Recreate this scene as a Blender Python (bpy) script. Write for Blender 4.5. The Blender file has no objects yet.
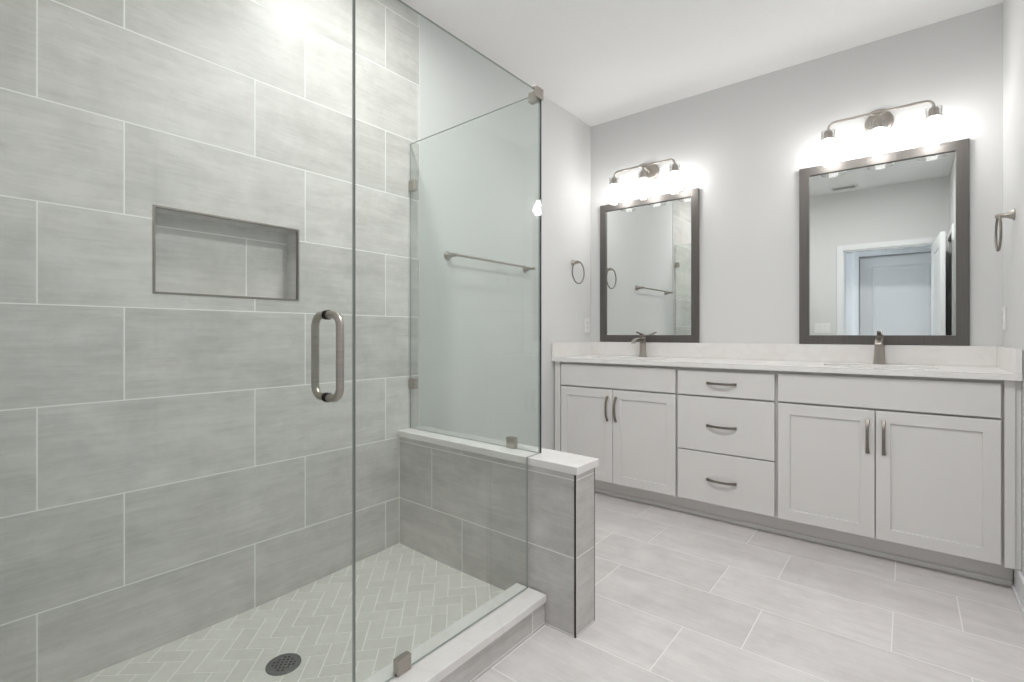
import bpy, bmesh, math, random
from mathutils import Vector, Matrix
random.seed(7)
SC = bpy.context.scene
COL = SC.collection

# ------------------------------------------------------------------ camera, world, exposure
EYE = 1.09
YAW = math.atan((907 - 512) / 490.0)
cam_data = bpy.data.cameras.new('camera')
cam_data.sensor_width = 36.0
cam_data.lens = 490.0 / 1024 * 36.0
cam_data.shift_y = -7.0 / 1024
cam_data.clip_start = 0.01
cam = bpy.data.objects.new('camera', cam_data)
COL.objects.link(cam)
cam.location = (0, 0, EYE)
cam.rotation_euler = (math.radians(90), 0, YAW)
SC.camera = cam

world = bpy.data.worlds.new('world')
SC.world = world
world.use_nodes = True
bg = world.node_tree.nodes['Background']
bg.inputs[0].default_value = (0.78, 0.88, 1.0, 1)
bg.inputs[1].default_value = 12.0

SC.view_settings.view_transform = 'Standard'
SC.view_settings.look = 'None'
SC.view_settings.gamma = 1.0
SC.view_settings.use_curve_mapping = False
SC.view_settings.exposure = 0.22
SC.cycles.max_bounces = 14
SC.cycles.diffuse_bounces = 8
SC.cycles.glossy_bounces = 6
SC.cycles.transmission_bounces = 8
SC.cycles.transparent_max_bounces = 24
SC.cycles.sample_clamp_indirect = 6.0

BULB_STRENGTH = 25.0
FILL_CAN_STRENGTH = 375.0       # added ceiling fill light over the open floor
SHOWER_CAN_STRENGTH = 195.0
CAN_COLOR = (1.0, 0.993, 0.985)

# ------------------------------------------------------------------ the measures of the room
XL = -1.9485      # tiled shower wall face
XP = -1.955       # painted left wall face
XR = 0.3705       # right wall face
YB = 3.422        # vanity wall face
YF = 0.0          # wall behind the camera, with the doorway the camera stands in
ZC = 2.736        # ceiling
XG = -1.132       # shower front glass plane
YG = 1.581        # shower return glass plane
ZG = 2.045        # glass top
PONY_Y0, PONY_Y1, PONY_X1 = 1.508, 1.645, -0.923

# ------------------------------------------------------------------ material helpers
def new_mat(name):
    m = bpy.data.materials.new(name)
    m.use_nodes = True
    nt = m.node_tree
    return m, nt, nt.nodes, nt.links, nt.nodes['Principled BSDF']

def N(nt, kind, **kw):
    n = nt.nodes.new(kind)
    for k, v in kw.items():
        setattr(n, k, v)
    return n

def math_node(nt, op, a, b=None, c=None):
    n = nt.nodes.new('ShaderNodeMath')
    n.operation = op
    for i, v in enumerate((a, b, c)):
        if v is None:
            continue
        if isinstance(v, (int, float)):
            n.inputs[i].default_value = v
        else:
            nt.links.new(v, n.inputs[i])
    return n.outputs[0]

def mix_rgb(nt, fac, a, b, mode='MIX'):
    n = nt.nodes.new('ShaderNodeMix')
    n.data_type = 'RGBA'
    n.blend_type = mode
    for sock, v in ((n.inputs[0], fac), (n.inputs[6], a), (n.inputs[7], b)):
        if isinstance(v, (int, float)):
            sock.default_value = v
        elif isinstance(v, tuple):
            sock.default_value = (*v, 1) if len(v) == 3 else v
        else:
            nt.links.new(v, sock)
    return n.outputs[2]

def ramp(nt, fac, stops):
    n = nt.nodes.new('ShaderNodeValToRGB')
    els = n.color_ramp.elements
    while len(els) < len(stops):
        els.new(0.5)
    for e, (p, c) in zip(els, stops):
        e.position = p
        e.color = (*c, 1)
    nt.links.new(fac, n.inputs[0])
    return n.outputs[0]

def noise(nt, vec, scale, detail=4, rough=0.55, dist=0.0):
    n = nt.nodes.new('ShaderNodeTexNoise')
    n.inputs['Scale'].default_value = scale
    n.inputs['Detail'].default_value = detail
    n.inputs['Roughness'].default_value = rough
    n.inputs['Distortion'].default_value = dist
    if vec is not None:
        nt.links.new(vec, n.inputs['Vector'])
    return n.outputs['Fac']

def bump(nt, height, strength, distance, bsdf):
    b = nt.nodes.new('ShaderNodeBump')
    b.inputs['Strength'].default_value = strength
    b.inputs['Distance'].default_value = distance
    nt.links.new(height, b.inputs['Height'])
    nt.links.new(b.outputs[0], bsdf.inputs['Normal'])

def plain(name, col, rough=0.5, metal=0.0, spec=0.5, mottle=0.0, mscale=30.0, bmp=0.0, bscale=200.0, bdist=0.001):
    m, nt, nodes, links, b = new_mat(name)
    b.inputs['Base Color'].default_value = (*col, 1)
    b.inputs['Roughness'].default_value = rough
    b.inputs['Metallic'].default_value = metal
    b.inputs['Specular IOR Level'].default_value = spec
    tc = N(nt, 'ShaderNodeTexCoord')
    if mottle:
        f = noise(nt, tc.outputs['Object'], mscale, 4)
        lo = tuple(max(0, c * (1 - mottle)) for c in col)
        hi = tuple(min(1, c * (1 + mottle)) for c in col)
        links.new(ramp(nt, f, [(0.3, lo), (0.7, hi)]), b.inputs['Base Color'])
    if bmp:
        f = noise(nt, tc.outputs['Object'], bscale, 3)
        bump(nt, f, bmp, bdist, b)
    return m

def brushed(name, col, rough=0.32, stretch=(4, 4, 260)):
    m, nt, nodes, links, b = new_mat(name)
    tc = N(nt, 'ShaderNodeTexCoord')
    mp = N(nt, 'ShaderNodeMapping')
    mp.inputs['Scale'].default_value = stretch
    links.new(tc.outputs['Object'], mp.inputs['Vector'])
    f = noise(nt, mp.outputs[0], 1.0, 3)
    links.new(ramp(nt, f, [(0.25, tuple(c * 0.86 for c in col)), (0.75, tuple(min(1, c * 1.12) for c in col))]), b.inputs['Base Color'])
    b.inputs['Metallic'].default_value = 1.0
    links.new(math_node(nt, 'MULTIPLY_ADD', f, 0.15, rough - 0.07), b.inputs['Roughness'])
    return m

def tile_material(name, ua, va, u0, v0, bw, rh, offset, lo, hi, grout, rough=0.42, mortar=0.0020,
                  streak=1.0, tile_var=0.10):
    """large rectangular porcelain tiles laid in a running bond, on world axes ua/va"""
    m, nt, nodes, links, b = new_mat(name)
    geo = N(nt, 'ShaderNodeNewGeometry')
    sep = N(nt, 'ShaderNodeSeparateXYZ')
    links.new(geo.outputs['Position'], sep.inputs[0])
    ax = {'x': sep.outputs[0], 'y': sep.outputs[1], 'z': sep.outputs[2]}
    u = math_node(nt, 'SUBTRACT', ax[ua], u0)
    v = math_node(nt, 'SUBTRACT', ax[va], v0)
    comb = N(nt, 'ShaderNodeCombineXYZ')
    links.new(u, comb.inputs[0]); links.new(v, comb.inputs[1])
    br = N(nt, 'ShaderNodeTexBrick')
    br.offset = offset; br.offset_frequency = 2; br.squash = 1.0; br.squash_frequency = 2
    br.inputs['Color1'].default_value = (0, 0, 0, 1)
    br.inputs['Color2'].default_value = (1, 1, 1, 1)
    br.inputs['Mortar'].default_value = (0.5, 0.5, 0.5, 1)
    br.inputs['Scale'].default_value = 1.0
    br.inputs['Mortar Size'].default_value = mortar
    br.inputs['Mortar Smooth'].default_value = 0.15
    br.inputs['Bias'].default_value = 0.0
    br.inputs['Brick Width'].default_value = bw
    br.inputs['Row Height'].default_value = rh
    links.new(comb.outputs[0], br.inputs['Vector'])
    rnd = br.outputs['Color']; fac = br.outputs['Fac']
    rv = N(nt, 'ShaderNodeSeparateColor'); links.new(rnd, rv.inputs[0])
    r = rv.outputs[0]
    # each tile takes its veins from another place of the noise
    off = math_node(nt, 'MULTIPLY', r, 37.0)
    c2 = N(nt, 'ShaderNodeCombineXYZ')
    links.new(math_node(nt, 'MULTIPLY', u, 1.6), c2.inputs[0])
    links.new(math_node(nt, 'MULTIPLY', v, 11.0), c2.inputs[1])
    links.new(off, c2.inputs[2])
    veins = noise(nt, c2.outputs[0], 1.6, 8, 0.68, 0.35)
    c3 = N(nt, 'ShaderNodeCombineXYZ')
    links.new(math_node(nt, 'MULTIPLY', u, 4.0), c3.inputs[0])
    links.new(math_node(nt, 'MULTIPLY', v, 60.0), c3.inputs[1])
    links.new(off, c3.inputs[2])
    fine = noise(nt, c3.outputs[0], 2.2, 6, 0.75, 0.15)
    c4 = N(nt, 'ShaderNodeCombineXYZ')
    links.new(u, c4.inputs[0]); links.new(v, c4.inputs[1]); links.new(off, c4.inputs[2])
    cloud = noise(nt, c4.outputs[0], 6.0, 10, 0.72, 0.2)
    s = math_node(nt, 'MULTIPLY_ADD', fine, 0.34 * streak, math_node(nt, 'MULTIPLY', veins, 0.42 * streak))
    s = math_node(nt, 'MULTIPLY_ADD', cloud, 0.54, s)
    s = math_node(nt, 'MULTIPLY_ADD', math_node(nt, 'SUBTRACT', r, 0.5), tile_var, s)
    mid = 0.5 * (0.76 * streak + 0.54)
    col = ramp(nt, s, [(max(0, mid - 0.145), lo), (min(1, mid + 0.13), hi)])
    base = mix_rgb(nt, fac, col, grout)
    links.new(base, b.inputs['Base Color'])
    links.new(math_node(nt, 'MULTIPLY_ADD', fac, 0.35, math_node(nt, 'MULTIPLY_ADD', fine, 0.12, rough - 0.06)), b.inputs['Roughness'])
    h = math_node(nt, 'MULTIPLY_ADD', fine, 0.05, math_node(nt, 'SUBTRACT', 1.0, fac))
    bump(nt, h, 0.35, 0.0015, b)
    b.inputs['Specular IOR Level'].default_value = 0.45
    return m

def pane_material(name, tint, reflect=1.0, haze=0.0, rim=None):
    """clear sheet glass: straight through with its tint, and a Fresnel mirror on each face"""
    m, nt, nodes, links, b = new_mat(name)
    nodes.remove(b)
    out = nodes['Material Output']
    geo = N(nt, 'ShaderNodeNewGeometry')
    dot = N(nt, 'ShaderNodeVectorMath', operation='DOT_PRODUCT')
    links.new(geo.outputs['Normal'], dot.inputs[0]); links.new(geo.outputs['Incoming'], dot.inputs[1])
    c = math_node(nt, 'ABSOLUTE', dot.outputs['Value'])
    k = math_node(nt, 'POWER', math_node(nt, 'SUBTRACT', 1.0, c), 5.0)
    fr = math_node(nt, 'MULTIPLY', math_node(nt, 'MULTIPLY_ADD', k, 0.96, 0.04), reflect)
    tr = N(nt, 'ShaderNodeBsdfTransparent'); tr.inputs[0].default_value = (*tint, 1)
    if rim:     # a longer way through the glass where the wall of the shade turns edge-on
        k2 = math_node(nt, 'POWER', math_node(nt, 'SUBTRACT', 1.0, c), 2.2)
        links.new(mix_rgb(nt, k2, tint, rim), tr.inputs[0])
    gl = N(nt, 'ShaderNodeBsdfGlossy'); gl.inputs['Roughness'].default_value = 0.0
    gl.inputs[0].default_value = (1, 1, 1, 1)
    mx = N(nt, 'ShaderNodeMixShader')
    links.new(fr, mx.inputs[0]); links.new(tr.outputs[0], mx.inputs[1]); links.new(gl.outputs[0], mx.inputs[2])
    last = mx.outputs[0]
    if haze:
        tl = N(nt, 'ShaderNodeBsdfTranslucent'); tl.inputs[0].default_value = (0.95, 0.95, 0.95, 1)
        m2 = N(nt, 'ShaderNodeMixShader'); m2.inputs[0].default_value = haze
        links.new(last, m2.inputs[1]); links.new(tl.outputs[0], m2.inputs[2])
        last = m2.outputs[0]
    links.new(last, out.inputs['Surface'])
    return m

def emitter(name, col, strength):
    m, nt, nodes, links, b = new_mat(name)
    nodes.remove(b)
    e = N(nt, 'ShaderNodeEmission')
    e.inputs[0].default_value = (*col, 1); e.inputs[1].default_value = strength
    links.new(e.outputs[0], nodes['Material Output'].inputs['Surface'])
    return m

# ------------------------------------------------------------------ materials
M = {}
M['paint'] = plain('wall_paint', (0.69, 0.692, 0.69), 0.65, spec=0.2)
M['ceiling'] = plain('ceiling_paint', (0.88, 0.88, 0.88), 0.8, spec=0.15, bmp=0.8, bscale=110, bdist=0.004)
M['trim'] = plain('trim_paint', (0.80, 0.81, 0.82), 0.35, spec=0.4)
M['cab'] = plain('cabinet_paint', (0.72, 0.705, 0.69), 0.38, spec=0.4)
M['cab_in'] = plain('cabinet_frame_paint', (0.70, 0.685, 0.67), 0.45, spec=0.3)
M['ceramic'] = plain('white_ceramic', (0.85, 0.85, 0.84), 0.12, spec=0.5)
M['plastic'] = plain('white_plastic', (0.80, 0.80, 0.79), 0.35)
M['dark'] = plain('dark_slot', (0.03, 0.03, 0.03), 0.7)
M['nickel'] = brushed('brushed_nickel', (0.43, 0.395, 0.36), 0.32)
M['nickel_dark'] = brushed('aged_nickel', (0.25, 0.225, 0.20), 0.44)
M['bronze'] = plain('dark_metal_edge', (0.075, 0.065, 0.06), 0.4, metal=0.8)
M['drain'] = plain('drain_metal', (0.12, 0.12, 0.115), 0.42, metal=0.4, mottle=0.2, mscale=60)
M['edge'] = plain('glass_edge', (0.36, 0.39, 0.375), 0.15, spec=0.6)
M['edge_dark'] = plain('glass_corner_seal', (0.03, 0.04, 0.038), 0.25, spec=0.5)
M['pane'] = pane_material('shower_glass', (0.945, 0.966, 0.955))
M['globe'] = pane_material('clear_shade_glass', (0.975, 0.975, 0.97), 1.0, haze=0.04, rim=(0.42, 0.42, 0.41))
M['bulb'] = emitter('lit_bulb', (1.0, 0.985, 0.97), BULB_STRENGTH)
M['can'] = emitter('recessed_light_lens', CAN_COLOR, FILL_CAN_STRENGTH)
M['can_shower'] = emitter('shower_light_lens', CAN_COLOR, SHOWER_CAN_STRENGTH)
# mirror
_m, _nt, _n, _l, _b = new_mat('mirror_silver')
_b.inputs['Base Color'].default_value = (0.80, 0.825, 0.81, 1)
_b.inputs['Metallic'].default_value = 1.0
_b.inputs['Roughness'].default_value = 0.004
M['mirror'] = _m
# brushed dark pewter mirror frame
_m, _nt, _n, _l, _b = new_mat('pewter_frame')
_tc = N(_nt, 'ShaderNodeTexCoord'); _mp = N(_nt, 'ShaderNodeMapping')
_mp.inputs['Scale'].default_value = (160, 160, 5)
_l.new(_tc.outputs['Object'], _mp.inputs['Vector'])
_f = noise(_nt, _mp.outputs[0], 1.0, 3)
_l.new(ramp(_nt, _f, [(0.3, (0.118, 0.110, 0.103)), (0.7, (0.142, 0.133, 0.125))]), _b.inputs['Base Color'])
_b.inputs['Metallic'].default_value = 0.55
_b.inputs['Roughness'].default_value = 0.42
M['frame'] = _m
# quartz
_m, _nt, _n, _l, _b = new_mat('white_quartz')
_tc = N(_nt, 'ShaderNodeTexCoord')
_f1 = noise(_nt, _tc.outputs['Object'], 9, 6, 0.6, 1.2)
_f2 = noise(_nt, _tc.outputs['Object'], 240, 2)
_c1 = ramp(_nt, _f1, [(0.40, (0.79, 0.765, 0.745)), (0.5, (0.815, 0.80, 0.785)), (0.7, (0.82, 0.805, 0.79))])
_c2 = ramp(_nt, _f2, [(0.36, (0.975, 0.97, 0.965)), (0.5, (1, 1, 1))])
_l.new(mix_rgb(_nt, 1.0, _c1, _c2, 'MULTIPLY'), _b.inputs['Base Color'])
_b.inputs['Roughness'].default_value = 0.22
M['quartz'] = _m
WALL_LO, WALL_HI, GROUT = (0.475, 0.462, 0.442), (0.675, 0.653, 0.633), (0.88, 0.87, 0.845)
M['tile'] = tile_material('shower_wall_tile', 'y', 'z', 0.4417, -0.012, 0.605, 0.297, 0.3333, WALL_LO, WALL_HI, GROUT)
M['tile_niche'] = tile_material('niche_tile', 'y', 'z', 1.123, 1.1705, 0.605, 0.297, 0.45, WALL_LO, WALL_HI, GROUT)
M['tile_flat'] = tile_material('cut_tile', 'y', 'z', -4.0, -3.0, 9.0, 9.0, 0.0, WALL_LO, WALL_HI, GROUT)
M['tile_pony'] = tile_material('half_wall_tile', 'x', 'z', -1.704, 0.005, 0.600, 0.280, 0.6683, WALL_LO, WALL_HI, GROUT)
PONY_LO, PONY_HI = (0.36, 0.345, 0.34), (0.475, 0.46, 0.455)
M['tile_pony_out'] = tile_material('half_wall_outer_tile', 'x', 'z', -4.0, 0.005, 9.0, 0.280, 0.0, WALL_LO, WALL_HI, GROUT)
M['tile_pony_end'] = tile_material('half_wall_end_tile', 'y', 'z', -4.0, 0.005, 9.0, 0.280, 0.0, WALL_LO, WALL_HI, GROUT)
M['tile_front'] = tile_material('shower_near_wall_tile', 'x', 'z', -1.95, -0.012, 0.605, 0.297, 0.3333, WALL_LO, WALL_HI, GROUT)
M['tile_curb'] = tile_material('curb_tile', 'y', 'z', 1.430 - 6.05, -2.99, 0.605, 2.999, 0.0, WALL_LO, WALL_HI, GROUT)
M['floor'] = tile_material('floor_tile', 'x', 'y', -0.6490 - 6.07, 1.82 - 3.08, 0.607, 0.308, 0.6667,
                           (0.60, 0.573, 0.565), (0.755, 0.728, 0.72), (0.88, 0.865, 0.85), rough=0.40, tile_var=0.12)
# herringbone mosaic
_m, _nt, _n, _l, _b = new_mat('herringbone_tile')
_at = N(_nt, 'ShaderNodeAttribute', attribute_name='tile_rand')
_geo = N(_nt, 'ShaderNodeNewGeometry')
_f = noise(_nt, _geo.outputs['Position'], 28, 5, 0.65)
_s = math_node(_nt, 'MULTIPLY_ADD', _at.outputs['Fac'], 0.32, math_node(_nt, 'MULTIPLY', _f, 0.75))
_l.new(ramp(_nt, _s, [(0.2, (0.60, 0.585, 0.545)), (0.9, (0.73, 0.715, 0.675))]), _b.inputs['Base Color'])
_b.inputs['Roughness'].default_value = 0.45
M['mosaic'] = _m
M['grout'] = plain('mosaic_grout', (0.88, 0.865, 0.82), 0.85, mottle=0.04, mscale=90)

# ------------------------------------------------------------------ mesh building
class MB:
    def __init__(self):
        self.bm = bmesh.new()

    def box(self, x0, x1, y0, y1, z0, z1, bev=0.0, mi=0, seg=2):
        t = bmesh.new()
        bmesh.ops.create_cube(t, size=1.0)
        for v in t.verts:
            v.co = Vector(((x0 + x1) / 2 + v.co.x * (x1 - x0), (y0 + y1) / 2 + v.co.y * (y1 - y0), (z0 + z1) / 2 + v.co.z * (z1 - z0)))
        if bev > 0:
            bmesh.ops.bevel(t, geom=t.edges[:], offset=bev, segments=seg, affect='EDGES', profile=0.5)
        return self.merge(t, mi)

    def merge(self, t, mi=0):
        for f in t.faces:
            f.material_index = mi
        me = bpy.data.meshes.new('tmp')
        t.to_mesh(me); t.free()
        n0 = len(self.bm.faces)
        self.bm.from_mesh(me)
        bpy.data.meshes.remove(me)
        self.bm.faces.ensure_lookup_table()
        return self.bm.faces[n0:]

    def quad(self, pts, mi=0):
        f = self.bm.faces.new([self.bm.verts.new(p) for p in pts])
        f.material_index = mi
        return f

    def grid(self, rows, mi=0, close_u=True, cap0=False, cap1=False):
        """rows: list of rings of points"""
        vs = [[self.bm.verts.new(p) for p in r] for r in rows]
        n = len(rows[0])
        for a, b in zip(vs[:-1], vs[1:]):
            for i in range(n if close_u else n - 1):
                j = (i + 1) % n
                f = self.bm.faces.new((a[i], a[j], b[j], b[i])); f.material_index = mi
        if cap0:
            f = self.bm.faces.new(vs[0][::-1]); f.material_index = mi
        if cap1:
            f = self.bm.faces.new(vs[-1]); f.material_index = mi

    def lathe(self, centre, prof, axis='z', n=24, mi=0, caps=True, sy=1.0):
        """prof: list of (radius, height along axis)"""
        c = Vector(centre)
        rows = []
        for r, h in prof:
            ring = []
            for k in range(n):
                a = 2 * math.pi * k / n
                p, q = r * math.cos(a), r * math.sin(a) * sy
                if axis == 'z': d = (p, q, h)
                elif axis == 'y': d = (q, h, p)
                else: d = (h, p, q)
                ring.append(c + Vector(d))
            rows.append(ring)
        self.grid(rows, mi, True, caps, caps)

    def tube(self, path, r, n=12, mi=0, closed=False, caps=True):
        pts = [Vector(p) for p in path]
        m = len(pts)
        rr = r if isinstance(r, (list, tuple)) else [r] * m
        rows = []
        ref = None
        for i, p in enumerate(pts):
            a = pts[(i - 1) % m] if (closed or i > 0) else p
            b = pts[(i + 1) % m] if (closed or i < m - 1) else p
            t = (b - a).normalized()
            if ref is None:
                ref = Vector((0, 0, 1)) if abs(t.z) < 0.9 else Vector((1, 0, 0))
            x = (ref - t * ref.dot(t)).normalized()
            ref = x
            y = t.cross(x)
            rows.append([p + (x * math.cos(2 * math.pi * k / n) + y * math.sin(2 * math.pi * k / n)) * rr[i] for k in range(n)])
        if closed:
            rows.append(rows[0])
            vs = rows
            self.grid(rows, mi, True)
            bmesh.ops.remove_doubles(self.bm, verts=self.bm.verts[:], dist=1e-6)
        else:
            self.grid(rows, mi, True, caps, caps)

    def bar(self, path, w, t, up=(0, 0, 1), mi=0):
        """rectangular section swept on a path; w along up, t across; w,t may be lists"""
        pts = [Vector(p) for p in path]
        up = Vector(up)
        rows = []
        for i, p in enumerate(pts):
            a = pts[max(i - 1, 0)]; b = pts[min(i + 1, len(pts) - 1)]
            d = (b - a).normalized()
            u = (up - d * up.dot(d)).normalized()
            s = d.cross(u)
            ww = (w[i] if isinstance(w, (list, tuple)) else w) / 2
            tt = (t[i] if isinstance(t, (list, tuple)) else t) / 2
            c = min(ww, tt) * 0.35
            ring = [(ww - c, tt), (ww, tt - c), (ww, -tt + c), (ww - c, -tt), (-ww + c, -tt), (-ww, -tt + c), (-ww, tt - c), (-ww + c, tt)]
            rows.append([p + u * q[0] + s * q[1] for q in ring])
        self.grid(rows, mi, True, True, True)

    def build(self, name, mats, parent=None, smooth=False, bevel=0.0):
        bm = self.bm
        bmesh.ops.recalc_face_normals(bm, faces=bm.faces[:])
        org = Vector((0, 0, 0))
        if parent is not None:
            r = parent
            while r.parent is not None:
                r = r.parent
            if r.type == 'EMPTY':
                org = r.location.copy()
            elif 'org' in r:
                org = Vector(r['org'])
        if org.length:
            bmesh.ops.translate(bm, verts=bm.verts[:], vec=-org)
        if smooth:
            for f in bm.faces:
                f.smooth = True
            for e in bm.edges:
                if len(e.link_faces) == 2 and e.calc_face_angle(0) > math.radians(38):
                    e.smooth = False
        me = bpy.data.meshes.new(name)
        bm.to_mesh(me); bm.free()
        for m in (mats if isinstance(mats, (list, tuple)) else [mats]):
            me.materials.append(m)
        o = bpy.data.objects.new(name, me)
        COL.objects.link(o)
        if parent is not None:
            o.parent = parent
        if bevel:
            md = o.modifiers.new('bevel', 'BEVEL'); md.width = bevel; md.segments = 2; md.limit_method = 'ANGLE'
        return o

def tag(o, label=None, cat=None, group=None, kind=None):
    if label: o['label'] = label
    if cat: o['category'] = cat
    if group: o['group'] = group
    if kind: o['kind'] = kind
    return o

def thing(name, loc, label, cat, group=None):
    e = bpy.data.objects.new(name, None)
    COL.objects.link(e)
    e.location = loc
    e.empty_display_size = 0.1
    return tag(e, label, cat, group)

def structure(o, label=None):
    o['kind'] = 'structure'
    if label: o['label'] = label
    return o

def copy_thing(o, loc, label, rz=0.0):
    c = o.copy(); COL.objects.link(c)
    c.location = loc; c.rotation_euler = (0, 0, rz); c['label'] = label
    for ch in list(o.children):
        d = ch.copy(); COL.objects.link(d); d.parent = c
        for g in list(ch.children):
            e = g.copy(); COL.objects.link(e); e.parent = d
    return c

# ------------------------------------------------------------------ the room
# doorway behind the camera: x -0.575..0.25, 2.05 high; dark closet doorway in the right wall by it
DX0, DX1, DH = -0.575, 0.215, 2.05
XN = 0.342       # the right wall stands a little further in near the doorway
CY0, CY1 = 0.06, 0.66
HALL_Y = -0.66
b = MB(); b.box(-3.2, 1.5, -0.9, YB + 0.12, -0.06, 0.0); structure(b.build('floor', M['floor']))
b = MB(); b.box(-3.2, 1.5, -0.9, YB + 0.12, ZC, ZC + 0.06); structure(b.build('ceiling', M['ceiling']))
b = MB(); b.box(XP - 0.12, XR + 0.12, YB, YB + 0.12, 0, ZC); structure(b.build('wall_back', M['paint']))
b = MB(); b.box(XP - 0.12, XP, 1.657, YB, 0, ZC); structure(b.build('wall_left', M['paint']))
b = MB()
b.box(XR, XR + 0.12, 0.95, YB, 0, ZC)
b.box(XN, XR + 0.12, CY1, 0.95, 0, ZC)
b.box(XN, XR + 0.12, YF, CY0, 0, ZC)
b.box(XN, XR + 0.12, CY0, CY1, DH, ZC)
structure(b.build('wall_right', M['paint']))
b = MB()
b.box(-1.045, DX0, YF - 0.12, YF, 0, ZC)
b.box(DX1, XR + 0.12, YF - 0.12, YF, 0, ZC)
b.box(DX0, DX1, YF - 0.12, YF, DH, ZC)
structure(b.build('wall_front', M['paint']))
b = MB(); b.box(-2.2, -1.045, YF - 0.12, YF - 0.008, 0, ZC); structure(b.build('wall_shower_near', M['tile_front']))
# closet beyond the right doorway
b = MB()
b.box(1.38, 1.5, CY0 - 0.6, CY1 + 0.5, 0, ZC)
b.box(XR + 0.12, 1.38, CY1 + 0.38, CY1 + 0.5, 0, ZC)
structure(b.build('wall_closet', M['paint']))
# hall behind the camera
b = MB()
b.box(-3.2, -0.466, HALL_Y - 0.12, HALL_Y, 0, ZC)
b.box(0.372, 1.5, HALL_Y - 0.12, HALL_Y, 0, ZC)
b.box(-0.466, 0.372, HALL_Y - 0.12, HALL_Y, DH, ZC)
b.box(1.38, 1.5, HALL_Y, CY0 - 0.6, 0, ZC)
b.box(-0.466, 0.372, HALL_Y - 0.12, HALL_Y - 0.09, 0, DH)  # unseen panel added behind the hall door, stops sky showing through its gaps
b.box(XR + 0.12, 1.38, YF - 0.12, YF - 0.02, 0, ZC)
structure(b.build('wall_hall', M['paint']))

# tiled shower wall with its niche
NY0, NY1, NZ0, NZ1, ND = 0.525, 1.0135, 1.2325, 1.5125, 0.090
b = MB()
y0, y1, z0, z1 = YF - 0.008, 1.657, 0.0, ZC
def q(ya, yb, za, zb, x=XL, mi=0):
    b.quad([(x, ya, za), (x, yb, za), (x, yb, zb), (x, ya, zb)], mi)
q(y0, NY0, z0, z1); q(NY1, y1, z0, z1); q(NY0, NY1, z0, NZ0); q(NY0, NY1, NZ1, z1)
xb = XL - ND
b.quad([(xb, NY0, NZ0), (xb, NY1, NZ0), (xb, NY1, NZ1), (xb, NY0, NZ1)], 1)
b.quad([(XL, NY0, NZ0), (XL, NY1, NZ0), (xb, NY1, NZ0), (xb, NY0, NZ0)], 2)
b.quad([(XL, NY0, NZ1), (XL, NY1, NZ1), (xb, NY1, NZ1), (xb, NY0, NZ1)], 2)
b.quad([(XL, NY0, NZ0), (XL, NY0, NZ1), (xb, NY0, NZ1), (xb, NY0, NZ0)], 2)
b.quad([(XL, NY1, NZ0), (XL, NY1, NZ1), (xb, NY1, NZ1), (xb, NY1, NZ0)], 2)
# outer shell so that the wall has its thickness
xo = XP - 0.12
b.quad([(xo, y0, z0), (xo, y1, z0), (xo, y1, z1), (xo, y0, z1)], 0)
b.quad([(XL, y1, z0), (XL, y1, z1), (xo, y1, z1), (xo, y1, z0)], 2)
b.quad([(XL, y0, z0), (XL, y0, z1), (xo, y0, z1), (xo, y0, z0)], 2)
b.quad([(XL, y0, z1), (XL, y1, z1), (xo, y1, z1), (xo, y0, z1)], 2)
wall_shower = structure(b.build('wall_shower', [M['tile'], M['tile_niche'], M['tile_flat']]))
b = MB()
w, d = 0.0075, 0.0025
for (ya, yb, za, zb) in ((NY0 - w, NY1 + w, NZ1, NZ1 + w), (NY0 - w, NY1 + w, NZ0 - w, NZ0), (NY0 - w, NY0, NZ0, NZ1), (NY1, NY1 + w, NZ0, NZ1)):
    b.box(XL - 0.012, XL + d, ya, yb, za, zb, 0.0008)
b.build('niche_trim', M['nickel_dark'], wall_shower)
b = MB(); b.box(XP, XL + 0.001, 1.6575, 1.662, 0.618, ZC); b.build('tile_edge_trim', M['trim'], wall_shower)

# half wall, its quartz cap and corner trims
b = MB()
b.box(XL + 0.0005, PONY_X1, PONY_Y0, PONY_Y1, 0, 0.587)
bmesh.ops.bisect_plane(b.bm, geom=b.bm.verts[:] + b.bm.edges[:] + b.bm.faces[:], plane_co=(XG, 0, 0), plane_no=(1, 0, 0))
for f in b.bm.faces:
    n = f.normal; c = f.calc_center_median()
    if abs(n.y) > 0.9:
        f.material_index = 0 if (c.y < 1.55 and c.x < XG) else 1
    elif abs(n.x) > 0.9:
        f.material_index = 2
    else:
        f.material_index = 1
half_wall = structure(b.build('half_wall', [M['tile_pony'], M['tile_pony_out'], M['tile_pony_end']]))
b = MB(); b.box(XL + 0.001, PONY_X1 + 0.012, PONY_Y0 - 0.010, PONY_Y1 + 0.014, 0.587, 0.617, 0.003)
b.build('cap', M['quartz'], half_wall)
b = MB(); b.box(PONY_X1 - 0.0065, PONY_X1 + 0.0012, PONY_Y0 - 0.0012, PONY_Y0 + 0.0030, 0.002, 0.587, 0.0006); b.build('corner_trim', M['bronze'], half_wall)
b = MB(); b.box(PONY_X1 - 0.003, PONY_X1 + 0.001, PONY_Y1 - 0.004, PONY_Y1 + 0.001, 0.002, 0.587, 0.0006); b.build('corner_trim', M['nickel_dark'], half_wall)
b = MB()
b.box(PONY_X1 - 0.0005, PONY_X1 + 0.0006, PONY_Y0 + 0.003, PONY_Y0 + 0.0065, 0.002, 0.585)
b.box(XL, XL + 0.004, PONY_Y0 - 0.0012, PONY_Y0 + 0.002, 0.06, 0.587)
b.build('corner_grout', M['grout'], half_wall)

SKEW = 0.022     # the half wall runs a little out of square towards the left wall
def skew(o, xref):
    ox = o.parent.location.x if (o.parent and o.parent.type == 'EMPTY') else 0.0
    for v in o.data.vertices:
        v.co.y += SKEW * max(0.0, xref - (v.co.x + ox))
for o in [half_wall] + list(half_wall.children):
    skew(o, PONY_X1)
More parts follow.
